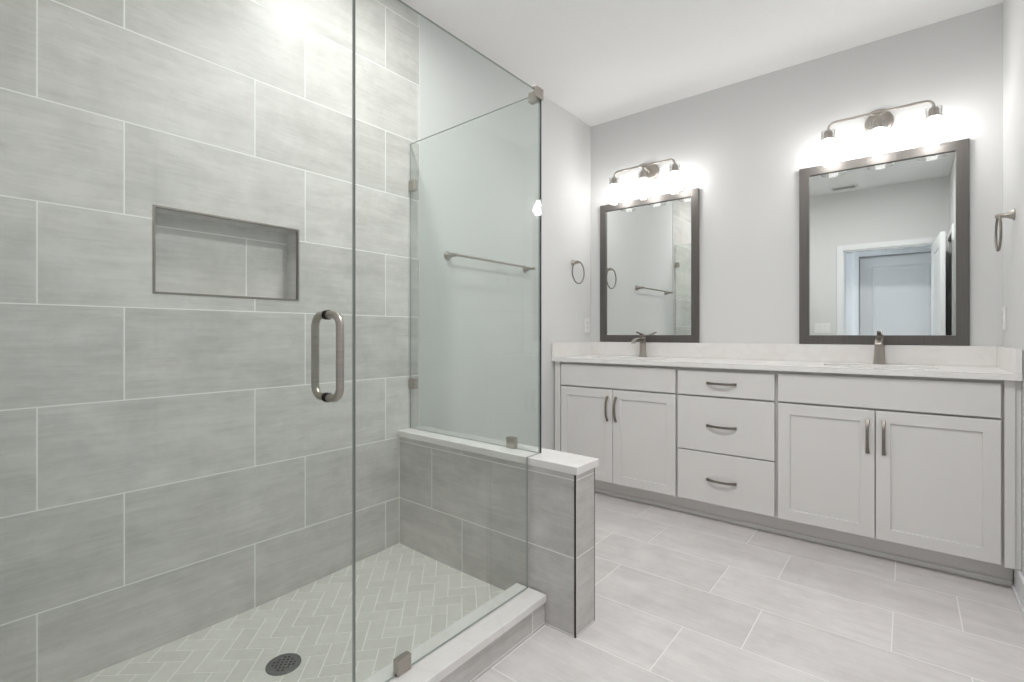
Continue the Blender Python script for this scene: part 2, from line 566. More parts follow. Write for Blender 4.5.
# curb
b = MB(); b.box(-1.186, -1.057, YF - 0.006, PONY_Y0 - 0.0005, 0, 0.088)
curb = structure(b.build('curb', M['tile_curb']))
b = MB(); b.box(-1.190, -1.048, YF - 0.006, PONY_Y0 - 0.001, 0.088, 0.117, 0.003); b.build('cap', M['quartz'], curb)

# shower pan: herringbone mosaic falling to the drain
DRX, DRY = -1.561, 0.766
def pan_z(x, y):
    return 0.026 + 0.044 * max(0.0, math.hypot(x - DRX, y - DRY) - 0.055)
X0, X1, Y0, Y1 = XL + 0.001, -1.1855, YF - 0.007, PONY_Y0 + 0.030
t = bmesh.new()
lay = t.faces.layers.float.new('tile_rand')
P = Vector((-1.691, 0.998, 0)); S = 0.0555; G = 0.0023
e1 = Vector((1, -1, 0)) / math.sqrt(2); e2 = Vector((1, 1, 0)) / math.sqrt(2)
for i in range(-40, 41):
    for j in range(-40, 41):
        k = (i + j) % 4
        if k == 0: a0, a1, c0, c1 = i, i + 2, j, j + 1
        elif k == 2: a0, a1, c0, c1 = i, i + 1, j, j + 2
        else: continue
        cen = P + e1 * ((a0 + a1) / 2 * S) + e2 * ((c0 + c1) / 2 * S)
        if not (X0 - 0.1 < cen.x < X1 + 0.1 and Y0 - 0.1 < cen.y < Y1 + 0.1): continue
        r = random.random()
        def pt(a, c): return P + e1 * a + e2 * c
        A0, A1, C0, C1 = a0 * S + G, a1 * S - G, c0 * S + G, c1 * S - G
        top = [t.verts.new(pt(*p)) for p in ((A0, C0), (A1, C0), (A1, C1), (A0, C1))]
        low = [t.verts.new(pt(*p) - Vector((0, 0, 0.0012))) for p in ((A0 - .0007, C0 - .0007), (A1 + .0007, C0 - .0007), (A1 + .0007, C1 + .0007), (A0 - .0007, C1 + .0007))]
        fs = [t.faces.new(top)]
        for q_ in range(4):
            fs.append(t.faces.new((top[q_], low[q_], low[(q_ + 1) % 4], top[(q_ + 1) % 4])))
        for f in fs: f[lay] = r
for co, no in (((X0, 0, 0), (-1, 0, 0)), ((X1, 0, 0), (1, 0, 0)), ((0, Y0, 0), (0, -1, 0)), ((0, Y1, 0), (0, 1, 0))):
    bmesh.ops.bisect_plane(t, geom=t.verts[:] + t.edges[:] + t.faces[:], plane_co=co, plane_no=no, clear_outer=True)
for v in t.verts: v.co.z += pan_z(v.co.x, v.co.y)
b = MB()
me = bpy.data.meshes.new('tmp'); t.to_mesh(me); t.free(); b.bm.from_mesh(me); bpy.data.meshes.remove(me)
# grout bed
nx, ny = 24, 40
g = [[b.bm.verts.new((X0 + (X1 - X0) * i / nx, Y0 + (Y1 - Y0) * j / ny, 0)) for j in range(ny + 1)] for i in range(nx + 1)]
for col_ in g:
    for v in col_: v.co.z = pan_z(v.co.x, v.co.y) - 0.0009
for i in range(nx):
    for j in range(ny):
        f = b.bm.faces.new((g[i][j], g[i + 1][j], g[i + 1][j + 1], g[i][j + 1])); f.material_index = 1
structure(b.build('floor_shower', [M['mosaic'], M['grout']]))

# trims
b = MB()
b.box(XR - 0.014, XR - 0.0005, 0.96, 2.985, 0.0005, 0.108, 0.003)
b.box(XR - 0.022, XR - 0.014, 0.96, 2.985, 0.0005, 0.018, 0.004)
structure(b.build('baseboard_right', M['trim']))
b = MB(); b.box(XP + 0.0005, XP + 0.014, 1.67, 2.985, 0.0005, 0.108, 0.003); structure(b.build('baseboard_left', M['trim']))
b = MB(); b.box(-1.04, DX0 - 0.062, YF + 0.0005, YF + 0.014, 0.0005, 0.108, 0.003); structure(b.build('baseboard_front', M['trim']))
def casing(name, x0, x1, y, s, h=DH, cw=0.062):
    """door casing on a wall facing s along y"""
    b = MB()
    ya, yb = (y + 0.0005, y + 0.018) if s > 0 else (y - 0.018, y - 0.0005)
    b.box(x0 - cw, x0, ya, yb, 0.0005, h + cw, 0.003)
    b.box(x1, x1 + cw, ya, yb, 0.0005, h + cw, 0.003)
    b.box(x0, x1, ya, yb, h, h + cw, 0.003)
    return structure(b.build(name, M['trim']))
casing('trim_1', DX0, DX1, YF, 1)
casing('trim_2', DX0, DX1, YF - 0.12, -1)
casing('trim_3', -0.466, 0.372, HALL_Y, 1)
b = MB()   # jamb lining of the doorway
b.box(DX0, DX0 + 0.012, YF - 0.12, YF, 0.0005, DH); b.box(DX1 - 0.012, DX1, YF - 0.12, YF, 0.0005, DH); b.box(DX0, DX1, YF - 0.12, YF, DH - 0.012, DH)
structure(b.build('trim_4', M['trim']))
b = MB()   # casing of the closet doorway
b.box(XN - 0.018, XN - 0.0005, CY1, CY1 + 0.07, 0.0005, DH + 0.062, 0.003)
b.box(XN - 0.018, XN - 0.0005, CY0 - 0.04, CY0, 0.0005, DH + 0.062, 0.003)
b.box(XN - 0.018, XN - 0.0005, CY0, CY1, DH, DH + 0.062, 0.003)
structure(b.build('trim_5', M['trim']))

# ------------------------------------------------------------------ panel doors (two raised panels)
def door_mesh(w, h, th):
    """door leaf in its own axes: x 0..w, y -th..0, z 0..h"""
    b = MB()
    st, top, mid, bot = 0.118, 0.118, 0.14, 0.22
    pz = [(bot, 0.86), (0.86 + mid, h - top)]
    for yf, s in ((0.0, 1), (-th, -1)):
        zs = [0, pz[0][0], pz[0][1], pz[1][0], pz[1][1], h]
        def rect(x0, x1, z0, z1, y): b.quad([(x0, y, z0), (x1, y, z0), (x1, y, z1), (x0, y, z1)])
        rect(0, st, 0, h, yf); rect(w - st, w, 0, h, yf)
        for za, zb in ((zs[0], zs[1]), (zs[2], zs[3]), (zs[4], zs[5])): rect(st, w - st, za, zb, yf)
        for za, zb in pz:
            loops = []
            for ins, dep in ((0, 0), (0.012, 0.008), (0.022, 0.008), (0.045, 0.003)):
                y = yf - s * dep
                loops.append([(st + ins, y, za + ins), (w - st - ins, y, za + ins), (w - st - ins, y, zb - ins), (st + ins, y, zb - ins)])
            b.grid(loops, 0, True, False, True)
    for p in (((0, 0), (0, h)), ((w, 0), (w, h))):
        x = p[0][0]; b.quad([(x, 0, 0), (x, -th, 0), (x, -th, h), (x, 0, h)])
    b.quad([(0, 0, h), (w, 0, h), (w, -th, h), (0, -th, h)]); b.quad([(0, 0, 0), (w, 0, 0), (w, -th, 0), (0, -th, 0)])
    return b
def lever(b, x, z, y, s, dirx):
    b.lathe((x, y, z), [(0.030, 0), (0.030, s * 0.006), (0.026, s * 0.010)], 'y', 20)
    b.lathe((x, y, z), [(0.010, s * 0.008), (0.010, s * 0.045)], 'y', 12)
    b.bar([(x, y + s * 0.045, z), (x + dirx * 0.05, y + s * 0.048, z), (x + dirx * 0.105, y + s * 0.045, z)], 0.018, 0.010, (0, 0, 1))
o = door_mesh(0.78, 2.03, 0.035).build('door_1', M['trim'])
structure(o); o.location = (0.207, 0.022, 0.008); o.rotation_euler = (0, 0, math.radians(87.5))
b = MB(); lever(b, 0.715, 0.95, 0.0, 1, -1); lever(b, 0.715, 0.95, -0.035, -1, -1); b.build('door_handle', M['nickel'], o, True)
o = door_mesh(0.826, 2.03, 0.035).build('door_2', M['trim'])
structure(o); o.location = (-0.460, HALL_Y - 0.03, 0.008)
b = MB(); lever(b, 0.06, 0.95, 0.0, 1, 1); b.build('door_handle', M['nickel'], o, True)

# ------------------------------------------------------------------ unseen ceiling lights: shower one from its wall hot spot, floor one added fill
def can_light(x, y, mat, label):
    r = thing('recessed_ceiling_light', (x, y, ZC - 0.008), label, 'ceiling light', 'recessed ceiling lights')
    b = MB(); b.lathe((x, y, ZC - 0.001), [(0.092, 0), (0.092, -0.004), (0.074, -0.007), (0.070, -0.003)], 'z', 36, caps=False); b.build('trim_ring', M['plastic'], r, True)
    b = MB(); b.lathe((x, y, ZC - 0.001), [(0.070, -0.003), (0.04, -0.0045), (0.002, -0.005)], 'z', 36, caps=False); b.build('lens', mat, r, True)
can_light(-1.40, 1.22, M['can_shower'], 'round white recessed ceiling light over the shower pan')
can_light(-0.33, 1.30, M['can'], 'round white recessed ceiling light over the open floor in front of the vanity')

# ------------------------------------------------------------------ vanity cabinets
YD = 2.890       # front of doors and drawers
DT = 0.019       # their thickness
BODY_Y0, BODY_Y1 = 2.9165, YB - 0.002
CZ0, CZ1 = 0.112, 0.8975
def cab_body(b, x0, x1, rails, stiles):
    t = 0.018
    b.box(x0, x0 + t, BODY_Y0 + 0.02, BODY_Y1, CZ0, CZ1 - 0.0005)
    b.box(x1 - t, x1, BODY_Y0 + 0.02, BODY_Y1, CZ0, CZ1 - 0.0005)
    b.box(x0 + t, x1 - t, BODY_Y0 + 0.02, BODY_Y1, CZ0, CZ0 + t)
    b.box(x0 + t, x1 - t, BODY_Y1 - 0.008, BODY_Y1, CZ0 + t, CZ1 - 0.2)
    # face frame
    for s0, s1 in stiles: b.box(s0, s1, BODY_Y0, BODY_Y0 + 0.02, CZ0, CZ1 - 0.0005)
    for z0, z1 in rails: b.box(x0 + 0.01, x1 - 0.01, BODY_Y0 + 0.0002, BODY_Y0 + 0.0198, z0, z1)
def slab(x0, x1, z0, z1):
    b = MB(); b.box(x0, x1, YD, YD + DT, z0, z1, 0.0022); return b
def shaker(x0, x1, z0, z1, rail=0.056):
    b = MB()
    yb_, yf = YD + DT, YD
    c = 0.002
    def ring(i, y): return [(x0 + i, y, z0 + i), (x1 - i, y, z0 + i), (x1 - i, y, z1 - i), (x0 + i, y, z1 - i)]
    b.grid([ring(0, yb_), ring(0, yf + c), ring(c, yf), ring(rail - 0.001, yf), ring(rail, yf + 0.001), ring(rail + 0.0015, yf + 0.0085)], 0, True, True, True)
    return b
def bow_path(c, L, axis, out0=0.003, out1=0.027):
    pts, ws, ts = [], [], []
    for k in range(13):
        s = -1 + 2 * k / 12
        o_ = out0 + (out1 - out0) * (1 - abs(s) ** 2.6)
        p = (c[0], c[1] - o_, c[2] + s * L / 2) if axis == 'z' else (c[0] + s * L / 2, c[1] - o_, c[2])
        pts.append(p); ws.append(0.0125 + 0.003 * abs(s) ** 3); ts.append(0.0065 + 0.003 * abs(s) ** 4)
    return pts, ws, ts
def pull(parent, c, L, axis):
    b = MB()
    pts, ws, ts = bow_path(c, L, axis)
    b.bar(pts, ws, ts, (1, 0, 0) if axis == 'z' else (0, 0, 1))
    return b.build('pull_handle', M['nickel_dark'], parent, True)

def sink_base(name_label, x0, x1, d0, dm, d1, fx, hx):
    r = thing('sink_cabinet', ((x0 + x1) / 2, 3.15, 0.0), name_label, 'cabinet', 'vanity sink cabinets')
    b = MB()
    st = [(x0, d0 + 0.012), (d1 - 0.012, x1)]
    cab_body(b, x0, x1, [(CZ0 + 0.0003, CZ0 + 0.03), (0.715, 0.75), (CZ1 - 0.04, CZ1 - 0.0007)], st)
    b.box(dm - 0.02, dm + 0.02, BODY_Y0 + 0.0004, BODY_Y0 + 0.0196, CZ0 + 0.03, 0.715)
    b.build('cabinet_body', M['cab_in'], r)
    slab(d0, d1, 0.736, 0.881).build('false_drawer_front', M['cab'], r)
    for xa, xb_, h in ((d0, dm - 0.002, hx[0]), (dm + 0.002, d1, hx[1])):
        d = shaker(xa, xb_, 0.119, 0.7265).build('door', M['cab'], r)
        pull(d, (h, YD, 0.602), 0.158, 'z')
    for a, c in fx:
        b = MB()
        if a > 0: b.box(c + 0.0005, x1 - 0.0003, YD + 0.014, BODY_Y0 - 0.0005, CZ0, CZ1 - 0.001, 0.001)
        b.box(a, c, YD + 0.004, BODY_Y0 - 0.0005, CZ0, CZ1 - 0.001, 0.0015); b.build('filler_strip', M['cab'], r)
    return r
sink_base('light grey two-door vanity cabinet under the sink near the shower half wall', -1.946, -1.0712, -1.889, -1.4905, -1.0772,
          [(-1.945, -1.8985)], (-1.527, -1.466))
sink_base('light grey two-door vanity cabinet in the corner by the right wall', -0.5378, 0.3695, -0.530, -0.1175, 0.308,
          [(0.318, 0.3505)], (-0.147, -0.085))
r = thing('drawer_cabinet', (-0.805, 3.15, 0.0), 'light grey three-drawer vanity cabinet between the two sink cabinets', 'cabinet')
b = MB()
cab_body(b, -1.0708, -0.5382, [(CZ0 + 0.0003, CZ0 + 0.03), (0.400, 0.425), (0.715, 0.75), (CZ1 - 0.04, CZ1 - 0.0007)], [(-1.0708, -1.05), (-0.559, -0.5382)])
b.build('cabinet_body', M['cab_in'], r)
for z0, z1, hz in ((0.736, 0.877, 0.809), (0.416, 0.7265, 0.566), (0.121, 0.4095, 0.258)):
    d = slab(-1.064, -0.546, z0, z1).build('drawer', M['cab'], r)
    pull(d, (-0.814, YD, hz), 0.158, 'x')
# toe kick with its shoe moulding
b = MB(); b.box(-1.944, 0.3555, 2.999, 3.014, 0.0005, 0.1115)
tk = tag(b.build('toe_kick', M['cab_in']), 'recessed grey toe-kick board running under all the vanity cabinets', 'toe kick')
b = MB(); b.box(-1.944, 0.3555, 2.988, 2.9988, 0.0005, 0.026, 0.004); b.build('shoe_moulding', M['cab'], tk)

# ------------------------------------------------------------------ countertop with two undermount bowls
CT0, CT1 = 0.898, 0.926
CX0, CX1, CYF = XP + 0.002, XR - 0.003, 2.8655
SINKS = ((-1.478, 3.125), (-0.116, 3.125))
SA, SB = 0.235, 0.165
def oval(cx_, cy_, a, b_, n=40, p=2.8):
    out = []
    for k in range(n):
        t_ = 2 * math.pi * k / n
        c_, s_ = math.cos(t_), math.sin(t_)
        out.append((cx_ + a * math.copysign(abs(c_) ** (2 / p), c_), cy_ + b_ * math.copysign(abs(s_) ** (2 / p), s_)))
    return out
b = MB()
t = bmesh.new()
c = 0.003
outer = [(CX0, CYF), (CX1, CYF), (CX1, YB - 0.0015), (CX0, YB - 0.0015)]
for zz in (CT1,):
    ov = [t.verts.new((x, y, zz)) for x, y in outer]
    es = [t.edges.new((ov[i], ov[(i + 1) % 4])) for i in range(4)]
    for sx, sy in SINKS:
        iv = [t.verts.new((x, y, zz)) for x, y in oval(sx, sy, SA, SB)]
        es += [t.edges.new((iv[i], iv[(i + 1) % len(iv)])) for i in range(len(iv))]
    bmesh.ops.triangle_fill(t, use_beauty=True, edges=es)
# the fill may close the bowls: clear those faces
dead = [f for f in t.faces if any(abs(f.calc_center_median().x - sx) < SA * 0.93 and abs(f.calc_center_median().y - sy) < SB * 0.93 and
        all((abs((v.co.x - sx) / SA) ** 2.8 + abs((v.co.y - sy) / SB) ** 2.8) < 1.05 for v in f.verts) for sx, sy in SINKS)]
bmesh.ops.delete(t, geom=dead, context='FACES_ONLY')
ex = bmesh.ops.extrude_face_region(t, geom=t.faces[:])
bmesh.ops.translate(t, verts=[v for v in ex['geom'] if isinstance(v, bmesh.types.BMVert)], vec=(0, 0, CT0 - CT1))
b.merge(t)
top = b.build('countertop', M['quartz'], None)
tag(top, 'long white quartz countertop lying on the vanity cabinets', 'countertop')
b = MB(); b.box(CX0 + 0.0005, CX1 - 0.0005, YB - 0.0215, YB - 0.0015, CT1 + 0.0003, 1.029, 0.0015); b.build('backsplash', M['quartz'], top)
b = MB(); b.box(CX0 + 0.0003, CX0 + 0.0205, CYF + 0.001, YB - 0.022, CT1 + 0.0003, 1.029, 0.0015); b.build('side_splash', M['quartz'], top)
b = MB(); b.box(CX1 - 0.0205, CX1 - 0.0003, CYF + 0.001, YB - 0.022, CT1 + 0.0003, 1.029, 0.0015); b.build('side_splash', M['quartz'], top)

# bowls (built at the origin, then copied)
r = thing('undermount_sink', (SINKS[0][0], SINKS[0][1], 0.76), 'white oval undermount sink below the faucet nearer the shower', 'sink', 'undermount sinks')
sx, sy = SINKS[0]
b = MB()
prof = [(1.10, CT0 - 0.0005), (1.0, CT0 - 0.0005), (0.985, CT0 - 0.02), (0.95, 0.84), (0.86, 0.79), (0.6, 0.768), (0.12, 0.762)]
rows = [[(x, y, z) for x, y in oval(sx, sy, SA * k, SB * k)] for k, z in prof]
b.grid(rows)
rows2 = [[(x, y, z - 0.012) for x, y in oval(sx, sy, SA * min(k * 1.05, 1.10), SB * min(k * 1.05, 1.10))] for k, z in prof]
b.grid(rows2, 0, True, False, True)
b.build('basin', M['ceramic'], r, True)
b = MB(); b.lathe((sx, sy, 0.762), [(0.030, 0.001), (0.028, 0.004), (0.018, 0.004), (0.015, 0.009), (0.002, 0.010)], 'z', 24); b.build('sink_drain', M['nickel'], r, True)
copy_thing(r, (SINKS[1][0], SINKS[1][1], 0.76), 'white oval undermount sink below the faucet nearer the right wall')

# faucets
def make_faucet(x, y, label):
    r = thing('faucet', (x, y, CT1), label, 'faucet', 'single-hole vanity faucets')
    z = CT1
    b = MB()
    b.lathe((x, y, z), [(0.0295, 0.0005), (0.0295, 0.004), (0.027, 0.006), (0.0245, 0.05), (0.0225, 0.10), (0.0215, 0.128), (0.0205, 0.136), (0.016, 0.141), (0.004, 0.1425)], 'z', 28)
    b.build('faucet_body', M['nickel'], r, True)
    b = MB()
    path = [(x, y - 0.005, z + 0.112), (x, y - 0.04, z + 0.124), (x, y - 0.08, z + 0.126), (x, y - 0.12, z + 0.121), (x, y - 0.145, z + 0.113), (x, y - 0.158, z + 0.104)]
    b.bar(path, [0.030, 0.026, 0.022, 0.020, 0.019, 0.018], [0.034, 0.034, 0.033, 0.032, 0.031, 0.030], (0, 0, 1))
    b.build('spout', M['nickel'], r, True)
    b = MB()
    b.lathe((x, y, z), [(0.019, 0.1425), (0.0195, 0.148), (0.017, 0.156), (0.010, 0.160), (0.002, 0.161)], 'z', 24)
    b.bar([(x, y + 0.006, z + 0.156), (x, y - 0.03, z + 0.163), (x, y - 0.065, z + 0.171), (x, y - 0.098, z + 0.178)], [0.010, 0.009, 0.008, 0.006], [0.022, 0.020, 0.018, 0.015], (0, 0, 1))
    b.build('lever_handle', M['nickel_dark'], r, True)
    return r
f0 = make_faucet(-1.483, 3.342, 'brushed nickel faucet on the countertop below the mirror nearer the shower')
copy_thing(f0, (-0.117, 3.342, CT1), 'brushed nickel faucet on the countertop below the mirror nearer the right wall')

# ------------------------------------------------------------------ framed mirrors
def make_mirror(x0, x1, label):
    z0, z1, fw = 1.0305, 2.087, 0.0525
    r = thing('framed_mirror', ((x0 + x1) / 2, YB - 0.002, z0), label, 'mirror', 'framed vanity mirrors')
    yb_, yf = YB - 0.002, YB - 0.024
    b = MB()
    def ring(i, y): return [(x0 + i, y, z0 + i), (x1 - i, y, z0 + i), (x1 - i, y, z1 - i), (x0 + i, y, z1 - i)]
    b.grid([ring(0.001, yb_), ring(0, yf + 0.003), ring(0.003, yf), ring(fw - 0.003, yf), ring(fw - 0.001, yf + 0.003), ring(fw, yf + 0.013), ring(fw + 0.0, yb_)], 0)
    b.build('frame', M['frame'], r)
    b = MB(); b.box(x0 + fw - 0.004, x1 - fw + 0.004, yb_ - 0.008, yb_ - 0.003, z0 + fw - 0.004, z1 - fw + 0.004); b.build('mirror_glass', M['mirror'], r)
    return r
m0 = make_mirror(-1.862, -1.106, 'rectangular pewter-framed mirror over the sink nearer the shower, reflecting the towel bar')
copy_thing(m0, (-0.130, YB - 0.002, 1.0305), 'rectangular pewter-framed mirror over the sink nearer the right wall, reflecting a door')

# ------------------------------------------------------------------ vanity lights
def make_vanity_light(x, label):
    zb = 2.284; yb_ = YB - 0.0015; ya = 3.290; hw = 0.227
    r = thing('vanity_light', (x, yb_, 2.268), label, 'wall light', 'three-bulb vanity lights')
    b = MB(); b.lathe((x, yb_, 2.268), [(0.066, 0), (0.066, -0.010), (0.060, -0.018), (0.040, -0.024), (0.016, -0.027)], 'y', 36); b.build('backplate', M['nickel'], r, True)
    b = MB()
    b.tube([(x, yb_ - 0.02, 2.268), (x, yb_ - 0.07, 2.272), (x, ya, zb)], 0.0085, 12)
    b.lathe((x, ya, zb), [(0.0075, -0.034), (0.012, -0.022), (0.0155, 0.0), (0.012, 0.022), (0.0075, 0.034)], 'x', 16)
    b.build('arm', M['nickel'], r, True)
    b = MB()
    rb = 0.035
    path = [(x - hw, ya, zb - rb - 0.012)]
    for k in range(0, 7):
        a = math.pi - k / 6 * math.pi / 2
        path.append((x - hw + rb + rb * math.cos(a), ya, zb - rb + rb * math.sin(a)))
    for k in range(0, 7):
        a = math.pi / 2 - k / 6 * math.pi / 2
        path.append((x + hw - rb + rb * math.cos(a), ya, zb - rb + rb * math.sin(a)))
    path.append((x + hw, ya, zb - rb - 0.012))
    b.tube(path, 0.0065, 12)
    b.build('crossbar', M['nickel'], r, True)
    for k in (-1, 0, 1):
        cx_ = x + k * hw
        b = MB()
        if k == 0: b.tube([(cx_, ya, zb - 0.006), (cx_, ya, zb - 0.05)], 0.0065, 12)
        b.lathe((cx_, ya, 0), [(0.008, 2.246), (0.018, 2.240), (0.0215, 2.228), (0.0215, 2.190)], 'z', 24)
        b.lathe((cx_, ya, 0), [(0.037, 2.194), (0.037, 2.190), (0.0216, 2.188), (0.0216, 2.194)], 'z', 24, caps=False)
        s = b.build('socket', M['nickel'], r, True)
        b = MB()
        pr = [(0.034, 2.240), (0.034, 2.200), (0.040, 2.185), (0.060, 2.162), (0.074, 2.133), (0.078, 2.108), (0.074, 2.084), (0.065, 2.064), (0.062, 2.057)]
        pr2 = [(q_ - 0.0025, z_) for q_, z_ in pr[::-1]]
        b.lathe((cx_, ya, 0), pr + pr2 + [pr[0]], 'z', 36, caps=False)
        bmesh.ops.remove_doubles(b.bm, verts=b.bm.verts[:], dist=1e-6)
        tag(b.build('glass_shade', M['globe'], r, True), 'clear glass bell shade, open at the bottom')
        b = MB()
        b.lathe((cx_, ya, 0), [(0.012, 2.190), (0.014, 2.178), (0.024, 2.162), (0.036, 2.142), (0.0415, 2.122), (0.0415, 2.110), (0.036, 2.091), (0.024, 2.077), (0.012, 2.0715), (0.002, 2.0705)], 'z', 24, caps=False)
        tag(b.build('light_bulb', M['bulb'], r, True), 'lit white bulb')
    return r
v0 = make_vanity_light(-1.457, 'lit nickel three-shade wall light above the mirror nearer the shower')
copy_thing(v0, (-0.121, YB - 0.0015, 2.268), 'lit nickel three-shade wall light above the mirror nearer the right wall')

# ------------------------------------------------------------------ towel rings and towel bar
def towel_ring(xw, s, y, zp, zr, rr, off, label):
    r = thing('towel_ring', (xw, y, zp), label, 'towel ring', 'nickel towel rings')
    b = MB()
    b.lathe((xw + s * 0.001, y, zp), [(0.024, 0), (0.024, s * 0.004), (0.019, s * 0.009), (0.012, s * 0.025), (0.0095, s * (off - 0.008)), (0.0105, s * (off + 0.006)), (0.006, s * (off + 0.011))], 'x', 24)
    b.build('wall_post', M['nickel'], r, True)
    b = MB()
    b.tube([(xw + s * off, y + rr * math.sin(2 * math.pi * k / 40), zr + rr * math.cos(2 * math.pi * k / 40)) for k in range(40)], 0.0048, 10, closed=True)
    b.build('ring', M['nickel_dark'], r, True)
    return r
towel_ring(XP, 1, 3.150, 1.625, 1.549, 0.083, 0.050, 'round nickel towel ring on the left wall beside the vanity mirror')
towel_ring(XR, -1, 3.075, 1.618, 1.540, 0.076, 0.052, 'round nickel towel ring on the right wall above the countertop end')
r = thing('towel_bar', (XP, 2.21, 1.517), 'straight nickel towel bar on the left wall seen through the shower glass', 'towel bar')
for y in (1.862, 2.560):
    b = MB(); b.lathe((XP + 0.001, y, 1.517), [(0.025, 0), (0.025, 0.004), (0.019, 0.010), (0.012, 0.030), (0.010, 0.058), (0.011, 0.073), (0.006, 0.078)], 'x', 24); b.build('wall_post', M['nickel'], r, True)
b = MB(); b.tube([(XP + 0.066, 1.842, 1.517), (XP + 0.066, 2.580, 1.517)], 0.0075, 14); b.build('bar', M['nickel'], r, True)

# ------------------------------------------------------------------ shower glass
def pane(b, x0, x1, y0, y1, z0, z1, thin):
    fs = b.box(x0, x1, y0, y1, z0, z1)
    for f in fs:
        n = f.normal
        a = abs(n.x) if thin == 'x' else abs(n.y)
        f.material_index = 0 if a > 0.9 else 1
GT = 0.0082
gx0, gx1 = XG - GT / 2, XG + GT / 2
YS = 0.742     # joint of door and fixed panel
# fixed front panel: notched over the half wall cap
r = thing('glass_front_panel', (XG, 1.15, 0.117), 'fixed clear glass shower panel on the curb, between the door and the half wall', 'shower glass')
b = MB()
prof = [(YS + 0.002, 0.1185), (PONY_Y0 - 0.0115, 0.1185), (PONY_Y0 - 0.0115, 0.6185), (YG + GT / 2, 0.6185), (YG + GT / 2, ZG), (YS + 0.002, ZG)]
va = [b.bm.verts.new((gx0, y, z)) for y, z in prof]; vb = [b.bm.verts.new((gx1, y, z)) for y, z in prof]
b.bm.faces.new(va).material_index = 0; b.bm.faces.new(vb[::-1]).material_index = 0
for i in range(6):
    j = (i + 1) % 6
    b.bm.faces.new((va[i], vb[i], vb[j], va[j])).material_index = 2 if i == 3 else 1
b.build('glass_pane', [M['pane'], M['edge'], M['edge_dark']], r)
def clip(parent, x0, x1, y0, y1, z0, z1):
    b = MB(); b.box(x0, x1, y0, y1, z0, z1, 0.0025); return b.build('clamp', M['nickel'], parent)
clip(r, gx0 - 0.007, gx1 + 0.007, 0.876, 0.926, 0.1178, 0.163)
# corner clamp at the top of the two panels: one plate on each pane
b = MB()
b.box(gx1 + 0.0003, gx1 + 0.008, YG - 0.045, YG + 0.008, ZG - 0.030, ZG + 0.012, 0.002)
b.box(gx0 + 0.0005, gx1 + 0.004, YG - 0.045, YG + 0.008, ZG + 0.0005, ZG + 0.012, 0.002)
b.build('corner_clamp', M['nickel'], r)
# return panel on the half wall
r = thing('glass_return_panel', (-1.54, YG, 0.617), 'clear glass panel standing on the half wall cap against the left wall', 'shower glass')
b = MB(); pane(b, XL + 0.004, gx0 - 0.0006, YG - GT / 2, YG + GT / 2, 0.6185, ZG, 'y'); b.build('glass_pane', [M['pane'], M['edge']], r)
for z in (1.832, 0.842):
    clip(r, XL + 0.0035, XL + 0.046, YG - GT / 2 - 0.008, YG + GT / 2 + 0.008, z - 0.026, z + 0.026)
b = MB(); b.box(gx0 - 0.045, gx0 - 0.0008, YG - GT / 2 - 0.009, YG + GT / 2 + 0.008, ZG - 0.030, ZG + 0.012, 0.002); b.build('corner_clamp', M['nickel'], r)
clip(r, -1.300, -1.256, YG - GT / 2 - 0.008, YG + GT / 2 + 0.008, 0.6178, 0.662)
for o in r.children:
    skew(o, XG)
# door
r = thing('glass_shower_door', (XG, 0.38, 0.13), 'clear frameless glass shower door with a looped bar handle', 'shower door')
b = MB(); pane(b, gx0, gx1, 0.018, YS - 0.002, 0.128, ZG, 'x'); b.build('glass_pane', [M['pane'], M['edge']], r)
HY, HZ0, HZ1 = 0.666, 0.931, 1.138
h = None
for s in (1, -1):
    b = MB()
    xo = XG + s * (GT / 2 + 0.0005); rad = 0.030; out = 0.053
    path = [(xo, HY, HZ1)]
    for k in range(7):
        a = math.pi / 2 * k / 6
        path.append((xo + s * (out - rad + rad * math.sin(a)), HY, HZ1 - rad + rad * math.cos(a)))
    for k in range(7):
        a = math.pi / 2 * k / 6
        path.append((xo + s * (out - rad + rad * math.cos(a)), HY, HZ0 + rad - rad * math.sin(a)))
    path.append((xo, HY, HZ0))
    b.tube(path, 0.0098, 16)
    h = b.build('handle_bar', M['nickel'], r, True)
    for z in (HZ0, HZ1):
        b = MB(); b.lathe((xo, HY, z), [(0.0122, 0), (0.0122, s * 0.0018), (0.0105, s * 0.0026)], 'x', 20); b.build('collar', M['bronze'], h, True)
for z in (0.35, 1.82):
    b = MB(); b.box(gx0 - 0.012, gx1 + 0.012, 0.002, 0.075, z - 0.045, z + 0.045, 0.003); b.build('hinge', M['nickel_dark'], r)

# ------------------------------------------------------------------ shower drain
zd = pan_z(DRX, DRY) + 0.0006
r = thing('shower_drain', (DRX, DRY, zd), 'round dark metal drain grate set in the herringbone shower floor', 'drain')
b = MB()
b.lathe((DRX, DRY, zd), [(0.0525, 0.0), (0.0525, 0.0035), (0.050, 0.0048), (0.0445, 0.0048), (0.0435, 0.0032), (0.0435, 0.0)], 'z', 40, caps=False)
b.build('rim', M['drain'], r, True)
b = MB()
zt = zd + 0.0034
pitch = 0.0128; hs = 0.0074 / 2
